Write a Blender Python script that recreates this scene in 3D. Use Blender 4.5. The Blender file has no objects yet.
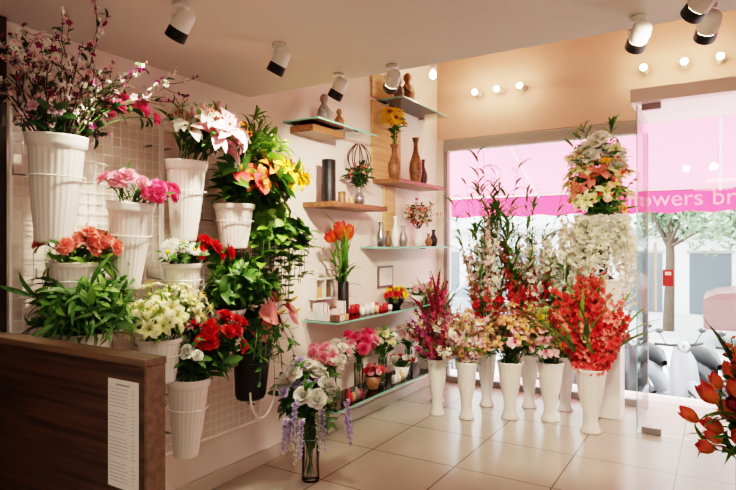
import bpy, math, random
import numpy as np
from mathutils import Vector
random.seed(11); np.random.seed(11)
rad=math.radians
def lin(c):
    c=c/255.0
    return c/12.92 if c<=0.04045 else ((c+0.055)/1.055)**2.4
def C(r,g,b): return (lin(r),lin(g),lin(b),1.0)
# ------------------------------------------------------------------ materials
def newmat(name):
    m=bpy.data.materials.new(name); m.use_nodes=True
    nt=m.node_tree; b=nt.nodes['Principled BSDF']
    return m,nt,b
def plain(name,col,rough=0.5,metal=0.0,noise=0.08,nscale=8.0,emit=0.0,spec=None):
    m,nt,b=newmat(name)
    n=nt.nodes.new('ShaderNodeTexNoise'); n.inputs['Scale'].default_value=nscale; n.inputs['Detail'].default_value=3
    g=nt.nodes.new('ShaderNodeNewGeometry'); nt.links.new(g.outputs['Position'],n.inputs['Vector'])
    mx=nt.nodes.new('ShaderNodeMix'); mx.data_type='RGBA'
    mx.inputs[6].default_value=tuple(min(1,c*(1+noise)) for c in col[:3])+(1,)
    mx.inputs[7].default_value=tuple(c*(1-noise*1.5) for c in col[:3])+(1,)
    nt.links.new(n.outputs['Fac'],mx.inputs[0]); nt.links.new(mx.outputs[2],b.inputs['Base Color'])
    b.inputs['Roughness'].default_value=rough; b.inputs['Metallic'].default_value=metal
    if emit>0:
        b.inputs['Emission Color'].default_value=col; b.inputs['Emission Strength'].default_value=emit
    return m
def petalmat(name,c1,c2,rough=0.6,tr=0.3,var=0.25):
    m,nt,b=newmat(name)
    at=nt.nodes.new('ShaderNodeAttribute'); at.attribute_name='t'
    n=nt.nodes.new('ShaderNodeTexNoise'); n.inputs['Scale'].default_value=22; n.inputs['Detail'].default_value=2
    g=nt.nodes.new('ShaderNodeNewGeometry'); nt.links.new(g.outputs['Position'],n.inputs['Vector'])
    mx=nt.nodes.new('ShaderNodeMix'); mx.data_type='RGBA'
    mx.inputs[6].default_value=c1; mx.inputs[7].default_value=c2
    nt.links.new(at.outputs['Fac'],mx.inputs[0])
    hs=nt.nodes.new('ShaderNodeHueSaturation')
    mr=nt.nodes.new('ShaderNodeMapRange'); mr.inputs[1].default_value=0.3; mr.inputs[2].default_value=0.7
    mr.inputs[3].default_value=1-var; mr.inputs[4].default_value=1+var
    nt.links.new(n.outputs['Fac'],mr.inputs[0]); nt.links.new(mr.outputs[0],hs.inputs['Value'])
    nt.links.new(mx.outputs[2],hs.inputs['Color']); nt.links.new(hs.outputs[0],b.inputs['Base Color'])
    b.inputs['Roughness'].default_value=rough
    t=nt.nodes.new('ShaderNodeBsdfTranslucent'); nt.links.new(hs.outputs[0],t.inputs['Color'])
    ms=nt.nodes.new('ShaderNodeMixShader'); ms.inputs[0].default_value=tr
    out=nt.nodes['Material Output']
    nt.links.new(b.outputs[0],ms.inputs[1]); nt.links.new(t.outputs[0],ms.inputs[2]); nt.links.new(ms.outputs[0],out.inputs[0])
    return m
def glassmat(name,tint=(0.93,0.98,0.96,1),refl=1.0):
    m,nt,b=newmat(name)
    out=nt.nodes['Material Output']
    tr=nt.nodes.new('ShaderNodeBsdfTransparent'); tr.inputs[0].default_value=tint
    gl=nt.nodes.new('ShaderNodeBsdfGlossy'); gl.inputs['Roughness'].default_value=0.02
    fr=nt.nodes.new('ShaderNodeFresnel'); fr.inputs[0].default_value=1.45
    ml=nt.nodes.new('ShaderNodeMath'); ml.operation='MULTIPLY'; ml.inputs[1].default_value=refl
    nt.links.new(fr.outputs[0],ml.inputs[0])
    ms=nt.nodes.new('ShaderNodeMixShader')
    nt.links.new(ml.outputs[0],ms.inputs[0]); nt.links.new(tr.outputs[0],ms.inputs[1]); nt.links.new(gl.outputs[0],ms.inputs[2])
    nt.links.new(ms.outputs[0],out.inputs[0]); return m
def woodmat(name,c1,c2,axis=0,rough=0.4,sc=30):
    m,nt,b=newmat(name)
    g=nt.nodes.new('ShaderNodeNewGeometry'); mp=nt.nodes.new('ShaderNodeMapping')
    s=[sc,sc,sc]; s[axis]=1.2; mp.inputs['Scale'].default_value=s
    nt.links.new(g.outputs['Position'],mp.inputs['Vector'])
    n=nt.nodes.new('ShaderNodeTexNoise'); n.inputs['Scale'].default_value=1.5; n.inputs['Detail'].default_value=6
    nt.links.new(mp.outputs[0],n.inputs['Vector'])
    cr=nt.nodes.new('ShaderNodeValToRGB'); cr.color_ramp.elements[0].position=0.35; cr.color_ramp.elements[1].position=0.65
    cr.color_ramp.elements[0].color=c1; cr.color_ramp.elements[1].color=c2
    nt.links.new(n.outputs['Fac'],cr.inputs[0]); nt.links.new(cr.outputs[0],b.inputs['Base Color'])
    b.inputs['Roughness'].default_value=rough; return m
def tilemat(name):
    m,nt,b=newmat(name)
    g=nt.nodes.new('ShaderNodeNewGeometry')
    mp=nt.nodes.new('ShaderNodeMapping'); mp.inputs['Location'].default_value=(0.13,0.22,0)
    nt.links.new(g.outputs['Position'],mp.inputs['Vector'])
    br=nt.nodes.new('ShaderNodeTexBrick'); br.offset=0; br.squash=1
    br.inputs['Color1'].default_value=C(204,195,179); br.inputs['Color2'].default_value=C(195,185,168); br.inputs['Mortar'].default_value=C(104,94,82)
    br.inputs['Scale'].default_value=1; br.inputs['Mortar Size'].default_value=0.004; br.inputs['Brick Width'].default_value=0.6; br.inputs['Row Height'].default_value=0.6
    nt.links.new(mp.outputs[0],br.inputs['Vector'])
    n=nt.nodes.new('ShaderNodeTexNoise'); n.inputs['Scale'].default_value=3; n.inputs['Detail'].default_value=6
    nt.links.new(g.outputs['Position'],n.inputs['Vector'])
    mx=nt.nodes.new('ShaderNodeMix'); mx.data_type='RGBA'; mx.blend_type='MULTIPLY'; mx.inputs[0].default_value=0.25
    nt.links.new(br.outputs[0],mx.inputs[6])
    hs=nt.nodes.new('ShaderNodeRGBToBW'); nt.links.new(n.outputs['Color'],hs.inputs[0]); nt.links.new(hs.outputs[0],mx.inputs[7])
    nt.links.new(mx.outputs[2],b.inputs['Base Color']); b.inputs['Roughness'].default_value=0.2
    return m
M={}
M['wall']=plain('wall_paint',C(234,222,212),0.85,noise=0.02,nscale=2)
M['peach']=plain('peach_paint',C(226,190,174),0.85,noise=0.03,nscale=2)
M['ceil']=plain('ceiling_paint',C(220,211,202),0.9,noise=0.02,nscale=1)
M['white']=plain('white_gloss_plastic',C(236,232,224),0.32,noise=0.02)
M['wire']=plain('white_wire',C(252,248,240),0.35,noise=0.02)
M['metal']=plain('steel',C(150,150,150),0.3,0.9,noise=0.02)
M['alu']=plain('aluminium_frame',C(150,148,145),0.45,0.6,noise=0.02)
M['shutter']=plain('roller_shutter',C(182,177,170),0.5,0.0,noise=0.02)
M['black']=plain('black_plastic',C(10,9,9),0.5,noise=0.05)
M['darkwood']=woodmat('dark_wood',C(44,30,22),C(88,62,44),0,0.35,38)
M['darkwoodv']=woodmat('dark_wood_vertical',C(40,26,20),C(60,42,30),2,0.45,30)
M['trimwood']=woodmat('oak_edge',C(92,74,58),C(118,96,76),0,0.4,30)
M['lightwood']=woodmat('light_oak',C(196,152,102),C(218,180,130),1,0.45,25)
M['midwood']=woodmat('walnut',C(110,70,42),C(150,104,66),1,0.4,25)
M['tile']=tilemat('floor_tile')
M['skirt']=plain('skirting_tile',C(200,190,175),0.4,noise=0.04)
M['glass']=glassmat('clear_glass',(0.97,0.99,0.98,1),0.6)
M['shelfglass']=glassmat('shelf_glass',(0.90,0.97,0.94,1),1.0)
M['glassedge']=plain('green_glass_edge',C(130,200,180),0.15,noise=0.02)
M['vaseglass']=glassmat('vase_glass',(0.96,0.98,0.97,1),1.3)
M['paper']=plain('paper',C(232,230,224),0.8,noise=0.02)
M['ink']=plain('ink',C(160,157,154),0.8)
M['lamp']=plain('lamp_lens',(1,0.8,0.55,1),0.3,noise=0,emit=18)
M['bulb']=plain('bulb_glow',(1,0.78,0.5,1),0.3,noise=0,emit=45)
M['pinkcloth']=petalmat('pink_awning',C(244,112,144),C(240,88,124),0.8,0.5,0.06)
M['pinkband']=petalmat('magenta_valance',C(230,62,110),C(230,62,110),0.8,0.45,0.05)
M['lettering']=petalmat('white_lettering',C(252,225,230),C(252,225,230),0.8,0.6,0.02)
M['signred']=plain('red_sign',C(190,30,40),0.5)
M['street']=plain('asphalt',C(178,176,175),0.85,noise=0.1,nscale=3)
M['pave']=plain('pavement',C(212,209,205),0.8,noise=0.06,nscale=4)
M['facade']=plain('facade',C(212,211,208),0.8,noise=0.05,nscale=1)
M['darkwin']=plain('dark_window',C(88,96,100),0.2)
M['rubber']=plain('rubber',C(20,20,22),0.7)
M['bikewhite']=plain('scooter_silver',C(130,134,142),0.25)
M['bikeblack']=plain('scooter_dark',C(32,34,40),0.3)
M['bikered']=plain('scooter_red',C(110,24,28),0.3)
M['carred']=plain('van_paint',C(104,66,66),0.25)
M['bark']=plain('bark',C(80,66,54),0.9,noise=0.2,nscale=20)
M['soil']=plain('soil',C(50,38,28),0.95,noise=0.3,nscale=40)
P={}
def pm(k,a,b,**kw): P[k]=petalmat(k,C(*a),C(*b),**kw)
pm('pink_petal',(235,120,145),(248,172,188)); pm('hotpink_petal',(210,45,98),(234,84,130))
pm('coral_petal',(228,100,90),(248,155,140)); pm('red_petal',(165,10,18),(216,24,36))
pm('redorange_petal',(204,38,38),(240,84,78)); pm('white_petal',(228,228,200),(250,248,242))
pm('cream_petal',(228,228,140),(248,245,212)); pm('lily_petal',(236,130,158),(252,230,230))
pm('yellow_petal',(240,180,20),(250,215,50)); pm('orange_petal',(235,95,15),(248,140,30))
pm('blush_petal',(238,160,172),(250,222,218)); pm('purple_petal',(120,28,80),(172,60,118))
pm('lilac_petal',(196,182,228),(226,220,244)); pm('burgundy_petal',(90,16,34),(140,32,52))
pm('magnolia_petal',(160,100,130),(232,205,212)); pm('tulip_petal',(225,120,30),(215,30,32))
pm('pinktulip_petal',(248,170,70),(234,86,78))
pm('yellowpink_petal',(245,210,110),(248,185,172)); pm('anth_petal',(225,120,120),(238,160,150),rough=0.25)
pm('leaf',(46,86,28),(84,132,48),rough=0.45,tr=0.25); pm('leafdark',(30,58,26),(56,94,44),rough=0.4,tr=0.15)
pm('leafbright',(78,130,34),(132,174,70),rough=0.45,tr=0.3); pm('leaflime',(130,158,48),(178,196,80),rough=0.5,tr=0.3)
pm('stemgreen',(60,95,35),(80,115,45),tr=0.05); pm('twig',(58,38,28),(70,48,36),tr=0.0)
pm('treeleaf',(104,124,98),(136,154,122),rough=0.8,tr=0.4)
pm('stamen',(170,110,30),(200,140,40)); pm('spadix',(230,200,110),(240,215,120))
M.update(P)
# ------------------------------------------------------------------ mesh builder
class MB:
    def __init__(s): s.V=[];s.F=[];s.I=[];s.T=[];s.mats=[];s.n=0
    def mi(s,k):
        if k not in s.mats: s.mats.append(k)
        return s.mats.index(k)
    def add(s,V,F,mat,T=None):
        V=np.asarray(V,float);F=np.asarray(F,int)
        s.V.append(V); s.F.append(F+s.n); s.I.append(np.full(len(F),s.mi(mat)))
        s.T.append(np.zeros(len(V)) if T is None else T); s.n+=len(V)
    def tpl(s,tp,R,p,sc,slots):
        for (V,F,T,sl) in tp: s.add((V*sc)@R.T+p,F,slots.get(sl,slots['p']),T)
    def box(s,a,b,mat):
        x0,y0,z0=a;x1,y1,z1=b
        V=[(x0,y0,z0),(x1,y0,z0),(x1,y1,z0),(x0,y1,z0),(x0,y0,z1),(x1,y0,z1),(x1,y1,z1),(x0,y1,z1)]
        s.add(V,[(0,3,2,1),(4,5,6,7),(0,1,5,4),(1,2,6,5),(2,3,7,6),(3,0,4,7)],mat)
    def tube(s,pts,r,mat,n=5,closed=False):
        pts=np.asarray(pts,float); k=len(pts)
        rr=np.full(k,r) if np.isscalar(r) else np.asarray(r,float)
        if closed: tg=np.roll(pts,-1,0)-np.roll(pts,1,0)
        else: tg=np.gradient(pts,axis=0)
        tg/= (np.linalg.norm(tg,axis=1)[:,None]+1e-9)
        V=[]
        u=None
        for i in range(k):
            d=tg[i]
            if u is None:
                a=np.array([0,0,1.]) if abs(d[2])<0.9 else np.array([1.,0,0])
                u=np.cross(d,a)
            else: u=u-d*np.dot(u,d)
            u/=np.linalg.norm(u)+1e-9; v=np.cross(d,u)
            for j in range(n):
                a=2*math.pi*j/n; V.append(pts[i]+rr[i]*(math.cos(a)*u+math.sin(a)*v))
        F=[]
        for i in range(k if closed else k-1):
            i2=(i+1)%k
            for j in range(n): F.append((i*n+j,i*n+(j+1)%n,i2*n+(j+1)%n,i2*n+j))
        s.add(V,F,mat,np.repeat(np.linspace(0,1,k),n))
    def lathe(s,prof,mat,pos=(0,0,0),R=None,n=32,flute=None):
        R=np.eye(3) if R is None else R
        V=[];k=len(prof)
        for q in prof:
            r,z=q[0],q[1]; fl=q[2] if len(q)>2 else 0
            for j in range(n):
                a=2*math.pi*j/n; f=1+(fl*math.cos(a*flute) if flute else 0)
                V.append((r*f*math.cos(a),r*f*math.sin(a),z))
        F=[]
        for i in range(k-1):
            for j in range(n): F.append((i*n+j,i*n+(j+1)%n,(i+1)*n+(j+1)%n,(i+1)*n+j))
        s.add(np.array(V)@R.T+np.array(pos),F,mat,np.repeat(np.linspace(0,1,k),n))
    def build(s,name,clampx=None,clampy=None,clampz=None,smooth=True,xmax=None):
        V=np.concatenate(s.V);F=np.concatenate(s.F);I=np.concatenate(s.I);T=np.concatenate(s.T)
        if clampx is not None: V[:,0]=np.maximum(V[:,0],clampx)
        if xmax is not None: V[:,0]=np.minimum(V[:,0],xmax)
        if clampy is not None: V[:,1]=np.minimum(V[:,1],clampy)
        if clampz is not None: V[:,2]=np.minimum(V[:,2],clampz)
        me=bpy.data.meshes.new(name)
        c=V.mean(0); c[2]=V[:,2].min()
        me.from_pydata((V-c).tolist(),[],F.tolist())
        for k in s.mats: me.materials.append(M[k])
        me.polygons.foreach_set('material_index',I.astype(np.int32))
        if smooth: me.polygons.foreach_set('use_smooth',np.ones(len(F),bool))
        at=me.attributes.new('t','FLOAT','POINT'); at.data.foreach_set('value',T.astype(np.float32))
        me.update()
        o=bpy.data.objects.new(name,me); o.location=c; bpy.context.scene.collection.objects.link(o); return o
def frame(d,roll=None):
    d=np.asarray(d,float); d=d/(np.linalg.norm(d)+1e-9)
    a=np.array([0,0,1.]) if abs(d[2])<0.95 else np.array([1.,0,0])
    x=np.cross(a,d); x/=np.linalg.norm(x); y=np.cross(d,x)
    if roll is None: roll=random.uniform(0,6.283)
    c,s_=math.cos(roll),math.sin(roll)
    return np.stack([c*x+s_*y,-s_*x+c*y,d],axis=1)
def rotx(a): c,s=math.cos(a),math.sin(a); return np.array([[1,0,0],[0,c,-s],[0,s,c]])
def roty(a): c,s=math.cos(a),math.sin(a); return np.array([[c,0,s],[0,1,0],[-s,0,c]])
def rotz(a): c,s=math.cos(a),math.sin(a); return np.array([[c,-s,0],[s,c,0],[0,0,1]])
def petal(L,W,a0,a1,az,cup=0.2,r0=0.02,z0=0,nu=5,nv=3,prof='round',wave=0):
    ts=np.linspace(0,1,nu); r,z=r0,z0; V=[];T=[]
    ss=np.linspace(-1,1,nv)
    for i,t in enumerate(ts):
        a=rad(a0+(a1-a0)*t)
        if i>0: r+=math.sin(a)*L/(nu-1); z+=math.cos(a)*L/(nu-1)
        if prof=='round': w=W/2*(0.25+0.75*min(1,t*1.7))*(1 if t<0.8 else (1-(t-0.8)*3))
        elif prof=='point': w=W/2*(math.sin(math.pi*min(1,(0.12+0.88*t)))**0.8+0.03)
        elif prof=='strap': w=W/2*(1-t**3)+0.002
        elif prof=='heart': w=W/2*(math.sqrt(max(0,1-(t*1.0)**1.6))*(0.6+0.4*min(1,t*5)))+0.003
        else: w=W/2*(0.2+0.8*t)
        na=np.array([-math.cos(a),0,math.sin(a)])
        for s_ in ss:
            p=np.array([r,s_*w,z])+na*cup*w*s_*s_
            if wave and t>0.5: p=p+na*wave*random.uniform(-1,1)*(t)+np.array([math.sin(a),0,math.cos(a)])*wave*random.uniform(-.6,.6)
            V.append(p); T.append(t)
    F=[(i*nv+j,i*nv+j+1,(i+1)*nv+j+1,(i+1)*nv+j) for i in range(nu-1) for j in range(nv-1)]
    return np.array(V)@rotz(az).T,F,np.array(T)
def merge(parts):
    out={}
    for V,F,T,sl in parts:
        o=out.setdefault(sl,[[],[],[],0]); o[0].append(V);o[1].append(np.asarray(F)+o[3]);o[2].append(T);o[3]+=len(V)
    return [(np.concatenate(o[0]),np.concatenate(o[1]),np.concatenate(o[2]),sl) for sl,o in out.items()]
def layers(spec,sl='p',**kw):
    ps=[]
    for (n,L,W,a0,a1,cup) in spec:
        off=random.uniform(0,6)
        for i in range(n):
            V,F,T=petal(L*random.uniform(.93,1.07),W,a0+random.uniform(-4,4),a1+random.uniform(-8,8),off+6.283*i/n,cup,**kw); ps.append((V,F,T,sl))
    return ps
def ball(r,z,sl,n=6,sq=1):
    V=[];k=4
    for i in range(k+1):
        a=math.pi*i/k
        for j in range(n): V.append((max(0.001,r*math.sin(a))*math.cos(6.283*j/n),max(0.001,r*math.sin(a))*math.sin(6.283*j/n),z-r*sq*math.cos(a)))
    F=[(i*n+j,i*n+(j+1)%n,(i+1)*n+(j+1)%n,(i+1)*n+j) for i in range(k) for j in range(n)]
    return (np.array(V),F,np.repeat(np.linspace(0,1,k+1),n),sl)
calyx=lambda:layers([(4,.22,.14,40,10,.3)],'g',nu=3)
T_={}
T_['carn']=[merge(layers([(10,.46,.34,15,100,.1),(9,.44,.32,10,62,.1),(7,.42,.28,5,35,.1),(5,.38,.24,0,12,.1)],nu=4,nv=4,prof='fan',wave=.035)+calyx()) for _ in range(3)]
T_['rose']=[merge(layers([(5,.52,.56,40,98,.25),(5,.5,.5,25,55,.5),(4,.46,.42,12,18,.7),(3,.42,.3,4,-6,.9)],nu=5,nv=5)+calyx()) for _ in range(3)]
def lily():
    ps=layers([(3,.62,.29,22,118,.25),(3,.62,.22,25,122,.2)],nu=6,nv=3,prof='point')
    for i in range(6):
        V,F,T=petal(.36,.014,6,38,i*1.047,0,nu=4,nv=2,prof='strap'); ps.append((V,F,T,'g'))
        b=ball(.02,0,'c',4,2); e=V[-1]; ps.append((b[0]+e,b[1],b[2],'c'))
    return merge(ps)
T_['lily']=[lily() for _ in range(3)]
T_['tulip']=[merge(layers([(3,.85,.52,55,-22,.6),(3,.82,.5,48,-18,.5)],nu=6,nv=5,prof='point')) for _ in range(2)]
T_['daisy']=[merge(layers([(14,.42,.13,70,96,.1),(12,.36,.12,50,80,.1)],nu=4,nv=2,prof='point')+[ball(.11,.08,'c',8,.6)]) for _ in range(2)]
T_['blossom']=[merge(layers([(5,.46,.42,50,82,.2)],nu=3,nv=3)+[ball(.07,.06,'c',5)]) for _ in range(3)]
T_['orchid']=[merge(layers([(3,.48,.3,60,95,.1)],nu=4,nv=3,prof='point')+layers([(2,.5,.5,70,92,.1)],nu=4,nv=3)+layers([(1,.3,.25,20,70,.6)],'c',nu=3)) for _ in range(2)]
T_['floret']=[merge(layers([(3,.6,.42,18,88,.3),(3,.56,.38,14,75,.3)],nu=4,nv=4,prof='round',wave=.02)) for _ in range(3)]
T_['anth']=[merge(layers([(1,.8,.8,70,95,.1)],nu=7,nv=5,prof='heart')+[ball(.06,.22,'c',6,4)])]
T_['bud']=[merge([ball(.2,.25,'p',6,1.8)])]
def leafT(W,a0,a1,prof='point',nu=5,cup=.25): 
    V,F,T=petal(1,W,a0,a1,0,cup,r0=0,nu=nu,prof=prof); return [(V,F,T,'p')]
T_['leaf']=[leafT(.36,30,80),leafT(.32,40,100)]
T_['narrow']=[leafT(.15,20,80),leafT(.13,30,110)]
T_['strap']=[leafT(.07,3,28,'strap',7),leafT(.07,6,60,'strap',8)]
T_['heart']=[leafT(.8,50,110,'heart',6,.15),leafT(.75,70,130,'heart',6,.15)]
A=np.array
def bez(a,b,c,n=7):
    t=np.linspace(0,1,n)[:,None]; return (1-t)**2*a+2*t*(1-t)*b+t*t*c
def leafy(mb,pts,tpl,L,k,mat,t0=.25,rev=False):
    for i in range(k):
        t=random.uniform(t0,1.0); f=t*(len(pts)-1); j=min(int(f),len(pts)-2); p=pts[j]+(pts[j+1]-pts[j])*(f-j)
        d=pts[j+1]-pts[j]
        if rev: d=A([d[0],d[1],abs(d[2])])+A([0,0,.01])
        mb.tpl(random.choice(T_[tpl]),frame(d),p,L*random.uniform(.7,1.2)*1.1,{'p':mat})
def grp(mb,mouth,R,n,c,rd,tpl,size,slots,leaf=None,zmin=-.2,stem='stemgreen',sr=.0022,face=None,droop=0,inner=.35):
    mouth=A(mouth,float);c=A(c,float);rd=A(rd,float)
    if tpl: n=int(n*1.35+.5); size=size*1.12
    sl={'p':slots[0],'c':slots[1] if len(slots)>1 else 'stamen','g':'stemgreen'}
    for i in range(n):
        while True:
            u=np.random.normal(size=3);u/=np.linalg.norm(u)
            if u[2]>zmin: break
        head=mouth+c+rd*u*random.uniform(inner,1)
        head[0]=max(head[0],.11)
        a=random.uniform(0,6.283); st=mouth+A([math.cos(a)*R*.6,math.sin(a)*R*.6,-.06])
        ctl=(st+head)/2+A([0,0,.25*np.linalg.norm(head-st)])+A([random.uniform(-.02,.02)]*2+[0])
        pts=bez(st,ctl,head); mb.tube(pts,sr,stem,4)
        d=(head-mouth)/np.linalg.norm(head-mouth)+u*.6+A([0,0,-droop])
        if face is not None: d=d+A(face,float)
        if tpl: mb.tpl(random.choice(T_[tpl]),frame(d),head,size*random.uniform(.85,1.15),sl)
        if leaf: leafy(mb,pts,leaf[0],leaf[1],leaf[2],leaf[3],leaf[4] if len(leaf)>4 else .3)
def spike(mb,st,tip,tpl,size,slots,nf,f0=.4,bow=.0,leaf=None,stem='stemgreen',sr=.004,taper=.45,hang=False):
    st=A(st,float);tip=A(tip,float); sl={'p':slots[0],'c':slots[1] if len(slots)>1 else 'stamen','g':'stemgreen'}
    ctl=(st+tip)/2+A([0,0,bow]); pts=bez(st,ctl,tip,12); mb.tube(pts,np.linspace(sr,sr*.4,12),stem,5)
    for i in range(nf):
        t=f0+(1-f0)*i/max(1,nf-1); f=t*11; j=min(int(f),10); p=pts[j]+(pts[j+1]-pts[j])*(f-j); d=pts[j+1]-pts[j]; d/=np.linalg.norm(d)
        Rf=frame(d,i*2.4+random.uniform(-.4,.4)); o=Rf[:,0]; s_=size*(1-taper*(t-f0)/(1-f0))*random.uniform(.88,1.1)
        dd=o+d*.5+(A([0,0,-.5]) if hang else 0)
        bud = t>.93 and not hang
        mb.tpl(random.choice(T_['bud' if bud else tpl]),frame(dd),p+o*s_*.08,s_*(.6 if bud else 1),sl)
    if leaf: leafy(mb,pts[:leaf[4]] if len(leaf)>4 else pts[:8],leaf[0],leaf[1],leaf[2],leaf[3],.0)
    return pts
def branch(mb,p,d,L,depth,r,tpl,size,slots,nb,stem='twig',leaf=None,zmax=9):
    d=A(d,float)/np.linalg.norm(d); e=p+d*L+np.random.normal(size=3)*L*.06
    if e[2]>zmax: e[2]=zmax
    e[0]=max(e[0],.09)
    pts=bez(p,(p+e)/2+np.random.normal(size=3)*L*.1,e,6); mb.tube(pts,np.linspace(r,r*.6,6),stem,4)
    for i in range(nb):
        j=random.randint(2,5); slot=random.choice(slots)
        sl={'p':slot,'c':'stamen','g':'stemgreen'}
        mb.tpl(random.choice(T_[random.choice(tpl)]),frame(np.random.normal(size=3)+A([0,0,.4])),pts[j],size*random.uniform(.7,1.2),sl)
    if leaf: leafy(mb,pts,leaf[0],leaf[1],leaf[2],leaf[3])
    if depth>0:
        for k in range(random.randint(2,3)):
            branch(mb,pts[random.randint(2,5)],d+np.random.normal(size=3)*.38,L*.62,depth-1,r*.6,tpl,size,slots,nb,stem,leaf,zmax)
def fluted(mb,b,h,rt,rb,mat='white',tilt=0,foot=False,ring=True,nf=26):
    R=roty(tilt)
    if foot: pr=[(.001,0),(rb*1.25,0),(rb*1.28,.02*h),(rb*1.0,.08*h),(rb*.82,.16*h,.015),(rb*.9,.3*h,.025),(rb+(rt-rb)*.45,.6*h,.025),(rt*.88,.88*h,.02),(rt*.93,.93*h),(rt,.97*h),(rt*1.03,h),(rt*.93,.99*h),(rt*.8,.88*h),(rb*.9,.5*h),(.001,.48*h)]
    else: pr=[(.001,0),(rb*.95,0),(rb,.02*h),(rb*1.01,.07*h,.012),(rb+(rt-rb)*.45,.45*h,.014),(rt*.9,.86*h,.012),(rt*.92,.88*h),(rt*1.0,.9*h),(rt*1.0,.93*h),(rt*1.03,.98*h),(rt*1.04,h),(rt*.97,.995*h),(rt*.85,.85*h),(rb*.9,.3*h),(.001,.28*h)]
    mb.lathe(pr,mat,b,R,n=nf*5,flute=nf)
    mb.lathe([(.001,.86*h),(rt*.84,.86*h)],'soil',b,R,n=16)
    if ring:
        z=.62*h; rr=rb+(rt-rb)*.68+.008; a=np.linspace(0,6.283,25)[:-1]
        pts=np.stack([rr*np.cos(a),rr*np.sin(a),np.full(24,z)],1)@R.T+A(b); mb.tube(pts,.003,'wire',6,True)
        for s_ in (-1,1):
            q=(A([-rr*.8,s_*rr*.6,z])@R.T)+A(b); mb.tube([q,A([.068,q[1],q[2]+.01]),A([.068,q[1],q[2]+.05])],.0035,'metal',5)
    return A([0,0,h])@R.T+A(b)
# ------------------------------------------------------------------ room shell
def shell(name,boxes,bev=0):
    mb=MB()
    for a,b,m in boxes: mb.box(a,b,m)
    o=mb.build(name,smooth=False)
    if bev:
        md=o.modifiers.new('b','BEVEL'); md.width=bev; md.segments=2
    return o
YW=5.45; XR=4.2; YB=-2.2
shell('floor',[((-.15,YB,-.12),(XR,5.75,0),'tile')])
shell('wall_left',[((-.15,YB,0),(0,YW+.2,3.4),'wall')])
shell('wall_right',[((XR,YB,-.1),(XR+.15,YW+.2,3.4),'wall')])
shell('wall_back',[((-.15,YB-.15,-.1),(XR+.15,YB,3.4),'wall')])
shell('wall_window',[((0,YW,2.48),(XR,YW+.2,3.4),'peach'),((0,YW,0),(.07,YW+.2,2.48),'wall')])
shell('ceiling',[((0,YB,2.32),(XR,2.67,2.40),'ceil'),((0,2.60,2.40),(XR,2.67,3.3),'peach'),((-.15,2.6,3.3),(XR+.15,YW+.2,3.42),'peach')])
shell('trim_entrance_canopy',[((1.93,4.64,2.45),(XR-.005,YW-.005,2.55),'white')],.004)
shell('baseboard_left',[((.001,2.0,0.001),(.018,YW-.01,.09),'skirt')],.003)
mb=MB()
mb.box((.075,YW-.0,2.36),(1.93,YW+.1,2.475),'shutter')
for i in range(5): mb.box((.08,YW-.015,2.365+i*.022),(1.93,YW-.001,2.38+i*.022),'shutter')
for x in (.075,1.93): mb.box((x,YW,.0),(x+.04,YW+.06,2.36),'alu')
mb.box((.115,YW,.002),(1.93,YW+.06,.06),'alu')
mb.box((.115,YW+.025,.06),(1.93,YW+.033,2.36),'glass')
mb.build('window_1',smooth=False)
mb=MB()
mb.box((1.972,4.72,.004),(3.0,4.732,2.445),'glass'); mb.box((1.964,4.718,.004),(1.971,4.734,2.445),'glassedge')
mb.box((3.01,4.72,.004),(XR-.01,4.732,2.445),'glass')
mb.box((1.966,4.74,.004),(1.974,YW-.005,2.445),'glass')
mb.box((2.0,4.705,.004),(2.13,4.747,.05),'metal'); mb.box((2.0,4.705,2.40),(2.13,4.747,2.445),'metal')
mb.tube([(2.096,4.66,.92),(2.096,4.66,1.42)],.012,'white',10)
mb.tube([(2.096,4.66,.99),(2.096,4.72,.99)],.008,'metal',8); mb.tube([(2.096,4.66,1.35),(2.096,4.72,1.35)],.008,'metal',8)
mb.box((2.14,4.714,1.10),(2.21,4.7195,1.22),'signred')
mb.box((2.155,4.7125,1.18),(2.195,4.7139,1.205),'paper')
mb.build('door_1',smooth=False)
# ------------------------------------------------------------------ left side furniture
mb=MB()
mb.box((.002,1.10,.002),(1.052,1.165,1.04),'darkwood'); mb.box((.0015,1.094,1.04),(1.064,1.172,1.062),'trimwood')
mb.box((1.053,1.098,.002),(1.064,1.168,1.04),'trimwood')
o=mb.build('wooden_counter_partition',smooth=False); md=o.modifiers.new('b','BEVEL'); md.width=.002
mb=MB(); mb.box((.885,1.0965,.66),(1.03,1.0985,.99),'paper')
mb.box((.925,1.0955,.972),(.99,1.0964,.977),'ink')
for i in range(27):
    z=.962-i*.0108
    if i%7==6: continue
    x=.895
    while x<.97:
        w_=random.uniform(.008,.022); mb.box((x,1.0955,z-.0011),(min(x+w_,.98),1.0964,z+.0004),'ink'); x+=w_+.004
    mb.box((1.0,1.0955,z-.0011),(1.0+random.uniform(.008,.016),1.0964,z+.0004),'ink')
mb.build('price_list',smooth=False)
shell('trim_dark_pillar',[((.001,.55,.001),(.05,1.215,2.318),'darkwoodv')],.003)
def grid(y0,y1,z0,z1,x=.06):
    mb=MB()
    ny=round((y1-y0)/.045); nz=round((z1-z0)/.045)
    for i in range(ny+1):
        y=y0+(y1-y0)*i/ny; r=.0021 if 0<i<ny else .008
        mb.tube([(x,y,z0),(x,y,z1)],r,'wire',6)
    for i in range(nz+1):
        z=z0+(z1-z0)*i/nz; r=.0021 if 0<i<nz else .008
        mb.tube([(x+.003,y0,z),(x+.003,y1,z)],r,'wire',6)
    for y in (y0+.05,y1-.05):
        for z in (z0+.1,z1-.1): mb.tube([(.001,y,z),(x,y,z)],.006,'metal',6)
    mb.build('wire_grid_panel')
grid(1.225,1.95,.32,2.0); grid(1.965,2.70,.32,2.0)
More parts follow.
